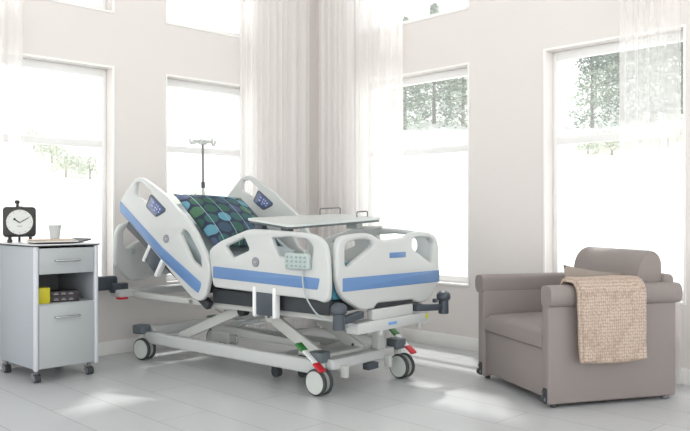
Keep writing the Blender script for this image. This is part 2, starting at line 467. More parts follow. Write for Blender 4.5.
def head_rail(x, out, dz=0):
    r = panel('head_side_rail', shift(rail1, dz), [shift(hole1, dz), shift(hole2, dz)], T1, .012, 'plastic', bed, 'A', x, r=.04, rh=.02)
    panel('stripe', shift(stripe1, dz), [], .003, .0008, 'blue', r, 'A', x+out*(T1/2+.0012), r=.01)
    for s in ((out, -out)):
        sc_ = panel('control_screen', shift(SC, dz), [], .006, .002, 'dark', r, 'A', x+s*(T1/2+.002), r=.02)
        cx_ = sum(p[0] for p in SC)/5; cz_ = sum(p[1] for p in SC)/5
        panel('display', shift([(cx_+(a-cx_)*.84, cz_+(b-cz_)*.84) for a, b in SC], dz), [], .002, .0005, 'navy', sc_, 'A', x+s*(T1/2+.0055), r=.015)
        bm = NB()
        d = Vector((-.162, -.104)).normalized(); n = Vector((.6, -.8)).normalized()
        for (u, v, w, h_) in [(-.045,-.012,.02,.010),(-.045,.012,.02,.010),(-.008,-.016,.012,.012),(.014,-.016,.012,.012),(-.008,.004,.012,.012),(.014,.004,.012,.012),(-.006,.022,.012,.008),(.040,-.012,.012,.014),(.040,.010,.012,.010)]:
            c = Vector((cx_, cz_+dz)) + d*u + n*v*1.1
            mm = Matrix(((0,0,s,x+s*(T1/2+.0068)),(d.x,n.x,0,c.x),(d.y,n.y,0,c.y),(0,0,0,1)))
            box(bm, -w/2, w/2, -h_/2, h_/2, -.0006, .0006, 0, 1, mm)
        obj('display_marks', bm, 'lilac', sc_, smooth=False)
    bd = NB(); cyl(bd, (x, 1.437, .886+dz), (x+out*(T1/2+.004), 1.437, .886+dz), .028, seg=32)
    b_ = obj('badge', bd, 'badge', r)
    bd = NB(); e = x+out*(T1/2+.0045)
    tube(bd, [(e, 1.437+.019*math.cos(k*math.pi/12), .886+dz+.019*math.sin(k*math.pi/12)) for k in range(24)], .0016, 6, True)
    bar(bd, (e, 1.437, .874+dz), (e, 1.437, .898+dz), .003, .006, 0); bar(bd, (e, 1.425, .886+dz), (e, 1.449, .886+dz), .003, .006, 0)
    obj('emblem', bd, 'badge2', b_)
    return r
head_rail(NX, -1)
head_rail(FXR, 1, .05)
def foot_rail(x, out):
    r = panel('foot_side_rail', rail2, [holeA, holeB], T1, .012, 'plastic', bed, 'A', x, r=.03, rh=.02)
    panel('stripe', stripe2, [], .003, .0008, 'blue', r, 'A', x+out*(T1/2+.0012), r=.008)
    bd = NB(); cyl(bd, (x, .571, .767), (x+out*(T1/2+.004), .571, .767), .029, seg=32)
    b_ = obj('badge', bd, 'badge', r)
    bd = NB(); e = x+out*(T1/2+.0045)
    tube(bd, [(e, .571+.019*math.cos(k*math.pi/12), .767+.019*math.sin(k*math.pi/12)) for k in range(24)], .0016, 6, True)
    bar(bd, (e, .571, .754), (e, .571, .780), .003, .006, 0); bar(bd, (e, .559, .767), (e, .583, .767), .003, .006, 0)
    obj('emblem', bd, 'badge2', b_)
foot_rail(NX, -1); foot_rail(FXR, 1)
# rail release units under the rails
def release(x, out, yc, zt, zb, tilt=0):
    c = Vector((x, yc, (zt+zb)/2)); rot = Matrix.Translation(c) @ Matrix.Rotation(tilt, 4, 'X')
    hh = (zt-zb)/2
    bm = NB(); box(bm, -.016, .02, -.072, .072, -hh+.012, hh, .006, 2, rot)
    r = obj('rail_release', bm, 'dark', bed)
    for s in (-1, 1):
        bm = NB(); box(bm, -.026, .022, s*.084-.0135, s*.084+.0135, -hh, hh+.01, .012, 4, rot)
        obj('release_post', bm, 'white', r)
release(NX, -1, .50, .615, .445); release(FXR, 1, .50, .615, .445)
release(NX+.002, -1, 1.595, .80, .665, R(35)); release(FXR, 1, 1.595, .80, .665, R(35))

# footboard and headboard
fo = [(-.467,.852),(-.448,.915),(-.395,.934),(-.22,.944),(-.159,.933),(-.087,.902),(-.034,.897),(.163,.905),(.225,.935),(.278,.941),(.422,.936),(.497,.909),(.528,.852),(.536,.666),(.522,.611),(.41,.500),(.30,.500),(.245,.525),(-.11,.534),(-.14,.505),(-.258,.505),(-.395,.575),(-.439,.618),(-.467,.70)]
hL = [(-.400,.862),(-.385,.890),(-.30,.905),(-.215,.905),(-.165,.892),(-.147,.866),(-.374,.755),(-.400,.77)]
hR = [(.238,.894),(.30,.905),(.43,.897),(.465,.866),(.46,.750),(.44,.742),(.238,.838)]
fb = panel('footboard', fo, [hL, hR], .046, .016, 'plastic', bed, 'B', 0, r=.03, rh=.022)
panel('stripe', [(-.425,.698),(.524,.690),(.524,.616),(-.425,.624)], [], .003, .0008, 'blue', fb, 'B', -.0242, r=.004)
panel('name_plate', [(.0,.822),(.16,.822),(.16,.790),(.0,.790)], [], .003, .0008, 'blue', fb, 'B', -.0242, r=.004)
bm = NB(); box(bm, -.11, .25, -.012, .012, .505, .55, .005)
obj('footboard_socket', bm, 'darkframe', fb)
hb = panel('headboard', [(-(a-.035)-.0, b+.062) for a, b in fo], [[(-(a-.035), b+.062) for a, b in hL], [(-(a-.035), b+.062) for a, b in hR]], .046, .016, 'plastic', bed, 'B', 2.085, r=.03, rh=.022)
panel('stripe', [(-.48,.76),(.45,.76),(.45,.688),(-.48,.688)], [], .003, .0008, 'blue', hb, 'B', 2.1092, r=.004)
panel('latch_plate', [(-.375,.80),(-.335,.80),(-.335,.755),(-.375,.755)], [], .004, .001, 'handset', hb, 'B', 2.0605, r=.004)

# mattress in sections + frame
TB = R(30)
bm = NB(); box(bm, -.43, .43, .045, 1.03, .575, .70, .03, 4)
obj('mattress', bm, 'sheet', bed)
bm = NB(); box(bm, -.436, .436, .035, .20, .57, .765, .03, 4)
obj('mattress_end', bm, 'teal', bed)
bmx = Matrix.Translation((0, 1.03, .575)) @ Matrix.Rotation(TB, 4, 'X')
bm = NB(); box(bm, -.42, .42, -.02, .93, 0, .11, .03, 4, bmx)
obj('mattress_backrest', bm, 'sheet', bed)
bm = NB()
box(bm, -.455, -.415, .05, 1.04, .488, .572, .006); box(bm, .415, .455, .05, 1.04, .488, .572, .006)
box(bm, -.42, .42, .05, .10, .50, .565, .006); box(bm, -.42, .42, .98, 1.03, .50, .565, .006); box(bm, -.42, .42, .08, 1.0, .555, .572)
obj('bed_platform', bm, 'darkframe', bed)
bm = NB(); bx2 = Matrix.Translation((0, 1.03, .525)) @ Matrix.Rotation(TB, 4, 'X')
box(bm, -.475, -.43, .0, 1.03, -.10, -.045, .008, 2, bx2); box(bm, .43, .475, .0, 1.03, -.10, -.045, .008, 2, bx2)
box(bm, -.44, .44, .15, .19, -.085, .02, .004, 2, bx2); box(bm, -.44, .44, .75, .79, -.085, .02, .004, 2, bx2)
box(bm, -.44, .44, .0, 1.0, .02, .035, 0, 2, bx2); box(bm, -.44, .44, .97, 1.01, -.02, .035, .006, 2, bx2)
obj('backrest_frame', bm, 'darkframe', bed)
# light under-frame
bm = NB()
box(bm, -.40, -.35, .02, 2.06, .448, .490, .008); box(bm, .35, .40, .02, 2.06, .448, .490, .008)
box(bm, -.40, .40, .55, .61, .45, .485, .006); box(bm, -.40, .40, 1.30, 1.36, .45, .485, .006)
obj('under_frame', bm, 'steelgrey', bed)
bm = NB(); box(bm, -.30, .40, -.03, .06, .372, .436, .008)
box(bm, -.15, .25, -.015, .03, .436, .50, .006)
fbm = obj('foot_beam', bm, 'plastic', bed)
bm = NB(); box(bm, -.02, .06, -.034, -.029, .398, .415, .001); obj('blue_tag', bm, 'bluetag', fbm)
bm = NB(); vs = [bm.verts.new(p) for p in [(.355,-.0325,.40),(.395,-.0325,.40),(.375,-.0325,.436)]]
f = bm.faces.new(vs); g = bmesh.ops.extrude_face_region(bm, geom=[f])
for v in [e for e in g['geom'] if isinstance(e, bmesh.types.BMVert)]: v.co.y += .003
obj('warning_sign', bm, 'warn', fbm, smooth=False)
for x0, x1 in ((-.09,-.07), (.30,.312)):
    bm = NB(); box(bm, x0, x1, -.03, 0, .345, .374, .003); obj('beam_bracket', bm, 'steelgrey', fbm)
bm = NB(); box(bm, -.50, .50, 2.0, 2.13, .452, .505, .012)
obj('head_beam', bm, 'plastic', bed)
bm = NB(); box(bm, -.505, -.44, 1.99, 2.05, .440, .455, .004); obj('release_lever', bm, 'red', bed)
for sx in (-1, 1):
    bm = NB(); box(bm, sx*.53-.09, sx*.53+.09, 2.115, 2.185, .50, .60, .02, 3); box(bm, sx*.45-.06, sx*.45+.06, 2.06, 2.13, .48, .55, .01)
    obj('head_bumper', bm, 'dark', bed)
for (x, z, xi) in ((-.487, 0, -.25), (.535, -.012, .27)):
    bm = NB(); y = -.05
    lathe(bm, [(.030,.425+z),(.033,.428+z),(.032,.51+z),(.036,.512+z),(.043,.518+z),(.045,.528+z),(.044,.545+z),(.038,.558+z),(.024,.568+z),(.008,.571+z)], 28, (x, y, 0))
    b = obj('foot_bumper', bm, 'dark', bed)
    bm = NB(); bar(bm, (x, y+.005, .467+z), (xi, -.01, .483+z), .045, .042, .008)
    obj('bumper_arm', bm, 'dark', b)
    if x > 0:
        bm = NB(); box(bm, x-.10, x-.075, y-.01, y+.02, .49, .515, .005); obj('bumper_lock', bm, 'dark', b)

# base chassis
bm = NB()
box(bm, -.345, -.285, .22, 1.96, .118, .202, .014, 3)
obj('side_beam', bm, 'plastic', bed)
bm = NB(); box(bm, .285, .345, .22, 1.96, .118, .202, .014, 3); obj('side_beam', bm, 'plastic', bed)
bm = NB(); box(bm, -.285, .31, .17, .25, .145, .205, .010, 3); obj('foot_crossbeam', bm, 'plastic', bed)
bm = NB(); box(bm, -.285, .31, 1.90, 1.98, .165, .235, .012, 3); obj('head_crossbeam', bm, 'plastic', bed)
bm = NB(); box(bm, -.24, .24, .26, .50, .19, .222, .012, 3); obj('base_cover', bm, 'steel', bed)
bm = NB(); box(bm, .02, .12, .15, .20, .10, .14, .006); obj('base_latch', bm, 'dark', bed)
for x0 in (.20, -.22):
    bm = NB(); box(bm, x0, x0+.033, .13, .172, .095, .165, .004); obj('base_tab', bm, 'steelgrey', bed)

def caster(x, y, brake=None, yaw=0, cy=-.022, cx=0):
    """twin-wheel castor: housing, yoke, two discs with tyres; hub trails the stem"""
    mx = Matrix.Translation((x, y, 0)) @ Matrix.Rotation(yaw, 4, 'Z')
    def tf(bm):
        for v in bm.verts: v.co = mx @ v.co
        return bm
    bm = tf(box(NB(), -.046, .046, -.05, .05, .185, .250, .012, 3)); h = obj('castor_housing', bm, 'housing', bed)
    bm = NB(); cyl(bm, (0,0,.12), (0,0,.18), .02); box(bm, cx-.012, cx+.012, -.045, .03, .06, .15, .006); box(bm, min(cx,0)-.012, .016, -.03, .02, .14, .19, .006); obj('castor_yoke', tf(bm), 'steel', h)
    for s in (-1, 1):
        bm = NB(); rr = .078
        prof = [(.030, -.010), (.066, -.013), (.074, -.012), (rr, -.007), (rr, .007), (.074, .012), (.066, .013), (.030, .010)]
        V = []
        for r_, u in prof:
            V.append([bm.verts.new((cx+s*.028+u, cy+r_*math.cos(2*math.pi*k/36), .0785+r_*math.sin(2*math.pi*k/36))) for k in range(36)])
        for i in range(len(V)-1):
            for k in range(36): bm.faces.new((V[i][k], V[i][(k+1) % 36], V[i+1][(k+1) % 36], V[i+1][k]))
        bm.faces.new(V[0]); bm.faces.new(V[-1])
        tf(bm); obj('castor_wheel', bm, 'rubber', h)
        bm = NB(); cyl(bm, (cx+s*.028-s*.0145, cy, .0785), (cx+s*.028+s*.0155, cy, .0785), .068, .066, 36)
        tf(bm); obj('wheel_disc', bm, 'disc', h)
    if brake:
        # long white pedal bar with a green end and a red end
        dx, dy = brake
        a = Vector((0, .07, .29)); b = Vector((0, -.105, .165))
        side = Vector((dx, dy, 0))
        bm = tf(bar(NB(), a+side, b+side, .038, .010, .004)); p = obj('brake_pedal', bm, 'white', bed)
        u = (b-a).normalized()
        bm = tf(bar(NB(), a+side-u*.015, a+side+u*.05, .052, .016, .005)); obj('green_tread', bm, 'green', p)
        bm = tf(bar(NB(), b+side-u*.06, b+side+u*.01, .052, .016, .005)); obj('red_tread', bm, 'red', p)
    return h
caster(-.30, .262, (-.095, .0), R(0), -.022, -.026)
caster(.37, .205, (.045, .0), R(-4), -.05)
caster(-.345, 1.965, None, R(10), -.03)
caster(.325, 1.955, None, R(10))
# auxiliary small wheels near the middle of the base
for (x, y) in ((-.13, .80), (-.03, .66)):
    bm = NB(); box(bm, x-.014, x+.014, y-.03, y+.03, .045, .14, .006); cyl(bm, (x-.02, y-.01, .033), (x+.02, y-.01, .033), .0325, seg=20)
    obj('centre_wheel', bm, 'rubber', bed)
bm = NB(); bar(bm, (-.285, .73, .15), (.285, .73, .15), .05, .03, .006); obj('middle_crossbeam', bm, 'steel', bed)
# lifting scissors
for x in (-.265, .10):
    bm = NB(); bar(bm, (x, .715, .417), (x, .262, .198), .03, .078, .012); l = obj('lift_arm', bm, 'steelgrey', bed)
    bm = NB(); cyl(bm, (x-.022, .700, .412), (x+.022, .700, .412), .036, seg=24); obj('pivot', bm, 'steelgrey', l)
    bm = NB(); cyl(bm, (x-.026, .700, .412), (x-.02, .700, .412), .010, seg=16); obj('pivot_bolt', bm, 'dark', l)
    bm = NB(); cyl(bm, (x-.019, .33, .231), (x-.013, .33, .231), .009, seg=16); obj('link_bolt', bm, 'dark', l)
    bm = NB(); bar(bm, (x, .960, .440), (x, 1.62, .185), .03, .066, .012); l = obj('lift_arm', bm, 'steelgrey', bed)
    bm = NB(); cyl(bm, (x-.024, .960, .425), (x+.024, .960, .425), .034, seg=24); obj('pivot', bm, 'darkframe', l)
bm = NB(); cyl(bm, (-.265, .70, .412), (.10, .70, .412), .018); obj('cross_tube', bm, 'steelgrey', bed)
bm = NB(); cyl(bm, (-.265, .96, .425), (.10, .96, .425), .018); obj('cross_tube', bm, 'steelgrey', bed)
bm = NB(); bar(bm, (.0, 1.56, .225), (.0, .55, .205), .05, .052, .01); obj('lift_actuator', bm, 'steelgrey', bed)
bm = NB(); box(bm, -.04, .04, 1.36, 1.56, .135, .215, .012, 3); mt_ = obj('motor_box', bm, 'steel', bed)
bm = NB(); tube(bm, bend([(-.03,1.36,.20),(-.03,1.29,.20),(-.03,1.29,.14),(-.03,1.36,.14)], .02), .008); obj('motor_handle', bm, 'chrome', mt_)
bm = NB(); box(bm, .17, .23, .19, .25, .20, .46, .006); obj('foot_column', bm, 'plastic', bed)
bm = NB(); box(bm, -.16, .16, 1.0, 1.26, .395, .45, .015, 3); obj('control_box', bm, 'steelgrey', bed)
for k in range(3):
    bm = NB(); y0 = .72+.1*k
    tube(bm, bend([(-.18+.05*k, y0, .40), (-.26, y0+.08, .35), (-.22+.04*k, y0+.28, .335), (-.20, y0+.40, .40)], .08, 6), .006)
    obj('cable', bm, 'cord', bed)

# handset hung on the near foot rail
hx = NX-.018-.016
hs = thing('bed_remote', 'pale grey push-button handset hooked on the near foot side rail', 'remote control', (3.298,3.062,0), R(5.5))
bm = NB(); box(bm, hx-.014, hx+.012, .118, .305, .742, .832, .010, 3)
hb_ = obj('handset_body', bm, 'handset', hs)
bm = NB()
for i in range(5):
    for j in range(3):
        y = .145+i*.034; z = .762+j*.024
        box(bm, hx-.0165, hx-.013, y-.008, y+.008, z-.006, z+.006, .001)
obj('buttons', bm, 'handbtn', hb_)
for y in (.16, .265):
    bm = NB(); tube(bm, bend([(hx, y, .83), (hx, y, .845), (hx+.03, y, .845)], .008), .005); obj('hook', bm, 'handset', hs)
bm = NB()
tube(bm, bend([(hx, .175, .745), (hx-.006, .17, .66), (hx-.004, .14, .58), (hx+.02, .08, .49), (hx+.07, -.0, .455), (hx+.16, -.03, .43), (hx+.2, .03, .42)], .08, 6), .0042)
obj('cord', bm, 'cord', hs)

# IV pole
iv = thing('iv_pole', 'grey drip pole with a pale hooked crossbar, standing behind the dotted pillow', 'iv pole', (3.298,3.062,0), R(5.5))
bm = NB(); cyl(bm, (.35,2.13,.47), (.35,2.13,1.28), .0125); obj('lower_tube', bm, 'steelgrey', iv)
bm = NB(); cyl(bm, (.35,2.13,1.27), (.338,2.12,1.62), .009, seg=16); obj('upper_tube', bm, 'pole', iv)
bm = NB(); cyl(bm, (.35,2.13,1.26), (.35,2.13,1.31), .016); obj('clamp_collar', bm, 'dark', iv)
bm = NB()
box(bm, .305, .371, 2.10, 2.14, 1.608, 1.652, .008)
for s in (-1, 1):
    tube(bm, bend([(.338, 2.12, 1.635), (.338+s*.095, 2.12, 1.635), (.338+s*.105, 2.12, 1.61), (.338+s*.125, 2.12, 1.618), (.338+s*.128, 2.12, 1.65)], .012, 4), .010)
    tube(bm, bend([(.338, 2.12, 1.635), (.338, 2.12+s*.09, 1.635), (.338, 2.12+s*.115, 1.618), (.338, 2.12+s*.12, 1.65)], .012, 4), .009)
obj('hook_bar', bm, 'disc', iv)

# dotted pillow on the backrest
pc = Vector((-.065, 1.335, 1.005)); ang = R(36)
pm = Matrix.Translation((3.298,3.062,0)) @ Matrix.Rotation(R(5.5), 4, 'Z') @ Matrix.Translation(pc) @ Matrix.Rotation(ang, 4, 'X') @ Matrix.Rotation(R(-3), 4, 'Z')
bm = NB(); puffy(bm, .60, .60, .15, 22)
pl = obj('pillow', bm, 'pillow', None, angle=60); pl.matrix_world = pm
tag(pl, 'navy pillow with blue and green dots leaning on the raised bed back', 'pillow')

# over-bed table resting across the side rails
tb = thing('overbed_table', 'pale over-bed tray table with small wire rails across the bed', 'tray table', (3.298,3.062,0), R(5.5))
tp = [(-.52,.29,.978), (.345,.29,1.018), (.36,.66,1.045), (-.50,.68,1.018)]
bm = NB()
def tsurf(u, v):
    a, b, c, d = [Vector(p) for p in tp]
    return (a*(1-u)+b*u)*(1-v)+(d*(1-u)+c*u)*v
zt, zb_ = .008, -.008
out = fillet2([(0,0),(1,0),(1,1),(0,1)], .09)
top = [bm.verts.new(tsurf(p.x, p.y)+Vector((0,0,zt))) for p in out]; bot = [bm.verts.new(tsurf(p.x, p.y)+Vector((0,0,zb_+.004))) for p in out]
bm.faces.new(top); bm.faces.new(bot[::-1])
for i in range(len(top)): bm.faces.new((top[i], bot[i], bot[(i+1) % len(top)], top[(i+1) % len(top)]))
obj('tabletop', bm, 'tabletop', tb, angle=30)
bm = NB(); ins = [(.5+(p.x-.5)*.985, .5+(p.y-.5)*.97) for p in out]
t2 = [bm.verts.new(tsurf(*p)+Vector((0,0,-.0045))) for p in ins]; b2 = [bm.verts.new(tsurf(*p)+Vector((0,0,-.017))) for p in ins]
bm.faces.new(t2); bm.faces.new(b2[::-1])
for i in range(len(t2)): bm.faces.new((t2[i], b2[i], b2[(i+1) % len(t2)], t2[(i+1) % len(t2)]))
obj('underside_panel', bm, 'tableedge', tb, angle=30)
def rail_loop(p, q, h_):
    a, b = tsurf(*p), tsurf(*q); up = Vector((0,0,1))
    bm = NB(); tube(bm, bend([a+up*.006, a+up*h_, b+up*h_, b+up*.006], .012, 4), .0042, 8)
    obj('wire_rail', bm, 'pole', tb)
rail_loop((.72,.93), (.95,.93), .050); rail_loop((.84,.30), (.965,.30), .044)
for y0, z0, z1 in ((.33,.945,.972), (.55,.950,.992)):
    bm = NB(); box(bm, -.485, -.445, y0, y0+.07, z0, z1, .006); obj('rail_clamp', bm, 'dark', tb)
for b in ((.17,.23,.37,.46,.955,1.0),):
    bm = NB(); box(bm, *b, .006); obj('support_bracket', bm, 'steelgrey', tb)
bm = NB(); bar(bm, (.20,.42,.962), (.49,.42,.964), .03, .014, .003); obj('support_arm', bm, 'steelgrey', tb)

# ------------------------------------------------------------------ bedside cabinet
cab = thing('bedside_cabinet', 'light grey bedside cabinet with drawer, open shelf and door on castors', 'cabinet', (1.875,4.69,0), R(2))
W_, D_ = .42, .57
bm = NB(); box(bm, .006, .016, .02, D_-.02, .085, .845, .002); obj('side_panel', bm, 'cabside', cab)
bm = NB(); box(bm, W_-.016, W_-.006, .02, D_-.02, .085, .845, .002); obj('side_panel', bm, 'cabside', cab)
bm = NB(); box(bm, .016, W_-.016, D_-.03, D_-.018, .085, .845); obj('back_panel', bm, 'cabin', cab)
bm = NB(); box(bm, .016, W_-.016, .02, D_-.03, .085, .10); obj('bottom_panel', bm, 'cab', cab)
bm = NB(); box(bm, .016, W_-.016, .012, D_-.03, .474, .488); obj('shelf', bm, 'cab', cab)
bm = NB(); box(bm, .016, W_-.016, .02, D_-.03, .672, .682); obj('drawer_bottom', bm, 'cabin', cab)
for x in (.012, W_-.012):
    bm = NB(); box(bm, x-.014, x+.014, -.004, .026, .075, .848, .010, 4); obj('corner_post', bm, 'post', cab)
for x in (.012, W_-.012):
    bm = NB(); box(bm, x-.012, x+.012, D_-.03, D_-.004, .075, .848, .008, 3); obj('corner_post', bm, 'post', cab)
bm = NB(); box(bm, .028, W_-.028, 0, .016, .674, .836, .002); dr = obj('drawer', bm, 'cab', cab)
bm = NB(); box(bm, .028, W_-.028, 0, .016, .088, .480, .002); do = obj('door', bm, 'cab', cab)
for par, z in ((dr, .757), (do, .402)):
    bm = NB(); tube(bm, bend([(.130,.002,z),(.130,-.026,z),(.285,-.026,z),(.285,.002,z)], .012, 4), .007, 10); obj('handle', bm, 'chrome', par)
bm = NB(); box(bm, -.004, W_+.006, -.010, D_-.004, .848, .853, .002); obj('top_edge', bm, 'edge', cab)
bm = NB(); box(bm, -.006, W_+.008, -.012, D_-.002, .853, .860, .003); obj('top_board', bm, 'top', cab)
for x, y in ((.03,.05), (W_-.04,.05), (.03,D_-.07), (W_-.04,D_-.07)):
    bm = NB(); cyl(bm, (x-.018,y-.012,.027), (x+.018,y-.012,.027), .0265, seg=24); w = obj('castor', bm, 'rubber', cab)
    bm = NB()
    cyl(bm, (x-.0215,y-.012,.027), (x+.0215,y-.012,.027), .017, seg=20); cyl(bm, (x,y,.05), (x,y,.086), .012); box(bm, x-.024, x+.012, y-.0, y+.022, .028, .062, .006)
    obj('castor_hub', bm, 'badge', w)
def cw(a, b, z=0):
    t = R(2); return (1.875+a*math.cos(t)-b*math.sin(t), 4.69+a*math.sin(t)+b*math.cos(t), z)

# items in the open shelf
bx_ = thing('yellow_box', 'small yellow carton standing in the open cabinet shelf', 'box', cw(.073,.075,.488), R(2-10))
bm = NB(); box(bm, -.045, .045, -.035, .06, 0, .098, .0015); obj('carton', bm, 'yellow', bx_)
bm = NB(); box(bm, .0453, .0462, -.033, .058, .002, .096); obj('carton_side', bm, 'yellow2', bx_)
for k, (lab, z0, h_, rz, dx) in enumerate([('black book lying flat on the shelf, underneath another', .488, .036, -14, .0), ('black book with pale print lying on top of another in the shelf', .524, .032, -18, .004)]):
    b = thing('book', lab, 'book', cw(.235+dx,.11,z0), R(2+rz), 'books in the cabinet shelf')
    bm = NB(); box(bm, -.093, .083, -.062, .068, .003, h_-.003); obj('pages', bm, 'pages', b)
    bm = NB(); box(bm, -.098, .086, -.066, .070, 0, .003); box(bm, -.098, .086, -.066, .070, h_-.003, h_-.0004); box(bm, -.098, .086, -.0665, -.062, 0, h_-.0004, .001)
    obj('cover', bm, 'book', b)
    bm = NB()
    for i in range(3): box(bm, -.07+i*.045, -.04+i*.045, -.0672, -.0665, .012, .017); box(bm, -.065+i*.045, -.045+i*.045, -.0672, -.0665, .021, .024)
    obj('spine_print', bm, 'bookmark', b)

# papers, cup, clock on top
ppr = [('folded newspaper with dark print lying open on the cabinet top', 'newspaper', 'dpaper', .30, .20, .335, .24, .862, .010, 12),
       ('white magazine lying on the cabinet front beside the cup', 'magazine', 'paper', .155, .17, .29, .20, .8625, .012, -16)]
def sheet(name, label, cat, m, ca, cb, w, d, z0, th, rz, lift, group=None):
    x, y, _ = cw(ca, cb)
    bm = NB(); mx = Matrix.Rotation(R(rz), 4, 'Z'); n = 14
    def f(u, v, top):
        xx, yy = (u-.5)*w, (v-.5)*d
        z = lift(u, v)+(th if top else 0)
        return mx @ Vector((xx, yy, z))
    A = grid_surface(bm, lambda u, v: f(u, v, 1), n, n); B = grid_surface(bm, lambda u, v: f(u, v, 0), n, n)
    for i in range(n):
        for (P, Q) in ((lambda k: (k, 0), lambda k: (k+1, 0)), (lambda k: (k, n), lambda k: (k+1, n)), (lambda k: (0, k), lambda k: (0, k+1)), (lambda k: (n, k), lambda k: (n, k+1))):
            a, b = P(i), Q(i)
            bm.faces.new((A[a[0]][a[1]], A[b[0]][b[1]], B[b[0]][b[1]], B[a[0]][a[1]]))
    o = obj(name, bm, m, None, (x, y, z0)); tag(o, label, cat, group)
    return o
sheet('newspaper', 'folded grey newspaper with a curled right corner on the cabinet top', 'newspaper', 'dpaper', .255, .20, .33, .22, .8605, .010, 4, lambda u, v: .075*max(0, u-.76)+.004*max(0,.2-u)*5)
sheet('magazine', 'white magazine lying in front on the cabinet top, under the peach one', 'magazine', 'paper',   .165, .12, .28, .18, .8715, .008, -6, lambda u, v: .0)
sheet('magazine', 'peach-coloured open magazine under the paper cup', 'magazine', 'paper2', .175, .165, .24, .19, .8800, .007, 8, lambda u, v: .010*max(0, .25-u))
cx_, cy_, _ = cw(.222, .20)
bm = NB(); lathe(bm, [(.026,0),(.029,.001),(.039,.084),(.042,.088),(.040,.090),(.036,.086),(.028,.006),(.001,.005)], 32)
cp = obj('paper_cup', bm, 'cup', None, (cx_, cy_, .8875)); tag(cp, 'small pale grey paper cup on the magazines', 'cup')

CKS = 1.07
ck = thing('table_clock', 'black square alarm clock with a round white face on little legs', 'clock', cw(.088,.43,.86), R(-20))
ck.scale = (CKS, CKS, CKS)
bm = NB(); box(bm, -.095, .095, -.02, .03, .035, .222, .022, 5)
case = obj('clock_case', bm, 'clock', ck)
bm = NB(); cyl(bm, (0,-.0205,.128), (0,-.026,.128), .079, .076, 48); obj('clock_face', bm, 'face', ck)
bm = NB(); tube(bm, [(.079*math.cos(k*math.pi/24), -.023, .128+.079*math.sin(k*math.pi/24)) for k in range(48)], .004, 8, True); obj('bezel', bm, 'clock', ck)
bm = NB()
for k in range(12):
    a = k*math.pi/6; c_, s_ = math.cos(a), math.sin(a)
    bar(bm, (c_*.063, -.0266, .128+s_*.063), (c_*.070, -.0266, .128+s_*.070), .001, .003, 0)
box(bm, -.014, .014, -.027, -.0262, .101, .105)
obj('dial_marks', bm, 'badge', ck)
for nm, dx, dz, w in (('hour_hand', -.034, .026, .006), ('minute_hand', .052, .032, .004)):
    bm = NB(); bar(bm, (0,-.0282,.124), (dx,-.0282,.124+dz), .0016, w, 0); L = math.hypot(dx, dz)
    if nm == 'hour_hand': bar(bm, (dx*.75,-.0282,.124+dz*.75), (dx*.98,-.0282,.124+dz*.98), .0016, .013, 0)
    obj(nm, bm, 'hand', ck)
for x in (-.055, .062):
    bm = NB(); lathe(bm, [(.010,0),(.015,.004),(.016,.014),(.011,.022),(.009,.04)], 16, (x, .005, 0)); obj('foot', bm, 'clock', ck)
bm = NB(); bar(bm, (0,.028,.10), (0,.075,.002), .014, .004, .001); obj('rear_strut', bm, 'clock', ck)
bm = NB(); cyl(bm, (-.012,.005,.22), (-.012,.005,.244), .008, seg=16); lathe(bm, [(.010,.242),(.014,.246),(.014,.258),(.008,.263)], 16, (-.014,.005,0)); obj('bell_button', bm, 'clock', ck)
bm = NB(); tube(bm, [(.008+.013*math.cos(k*math.pi/8), .005, .238+.016*math.sin(k*math.pi/8)) for k in range(16)], .0022, 6, True); obj('carry_ring', bm, 'chrome', ck)

# ------------------------------------------------------------------ armchair
CW, CD = .84, .82
ch = thing('armchair', 'taupe leatherette armchair with rolled arms in front of the window', 'armchair', (3.62,2.175,0), R(-27.5))
def arm(y0, y1, out):
    """panel with a padded roll that overhangs on the outer side"""
    bm = NB(); box(bm, 0, CD, y0, y1, .022, .60, .012, 3)
    a = obj('arm', bm, 'chair', ch)
    lo, hi = (y0-.034, y1+.002) if out < 0 else (y0-.002, y1+.034)
    prof = [(lo+.026,.545),(lo,.578),(lo-.002,.622),(lo+.010,.652),(lo+.032,.662),(hi-.028,.664),(hi-.006,.656),(hi,.636),(hi,.552)]
    if out > 0: prof = [(lo+hi-a_, b_) for a_, b_ in prof]
    pf = fillet2(prof, .02, 3)
    bm = NB(); n = 24; V = []
    for i in range(n+1):
        t = i/n; x = -.004+(CD+.02)*t
        k = 1-.35*max(0, 1-t*n/1.6)**2*.12-.35*max(0, 1-(1-t)*n/1.6)**2*.12
        cy = (lo+hi)/2; cz = .60
        V.append([bm.verts.new((x, cy+(p.x-cy)*k, cz+(p.y-cz)*k)) for p in pf])
    for i in range(n):
        for j in range(len(pf)): bm.faces.new((V[i][j], V[i+1][j], V[i+1][(j+1) % len(pf)], V[i][(j+1) % len(pf)]))
    bm.faces.new(V[0]); bm.faces.new(V[-1][::-1])
    obj('arm_pad', bm, 'chair', a, angle=50)
    # dark castor in the front corner of the arm panel
    yc = (y0+y1)/2
    bm = NB(); box(bm, -.006, .014, yc-.022, yc+.022, .03, .108, .008, 2); r = obj('castor_recess', bm, 'darkframe', a)
    bm = NB(); cyl(bm, (-.002, yc-.012, .048), (-.002, yc+.012, .048), .022, seg=24); cyl(bm, (-.004, yc-.008, .086), (-.004, yc+.008, .086), .012, seg=16)
    obj('castor', bm, 'rubber', r)
    bm = NB(); cyl(bm, (-.002, yc-.014, .048), (-.002, yc+.014, .048), .012, seg=20); obj('castor_hub', bm, 'badge', r)
    bm = NB(); lathe(bm, [(.016,.002),(.022,.006),(.022,.024),(.014,.030)], 18, (CD-.05, yc, 0)); obj('rear_glide', bm, 'badge', a)
    bm = NB(); lathe(bm, [(.012,.001),(.016,.004),(.016,.022),(.012,.028)], 18, (.05, yc, 0)); obj('front_glide', bm, 'rubber', a)
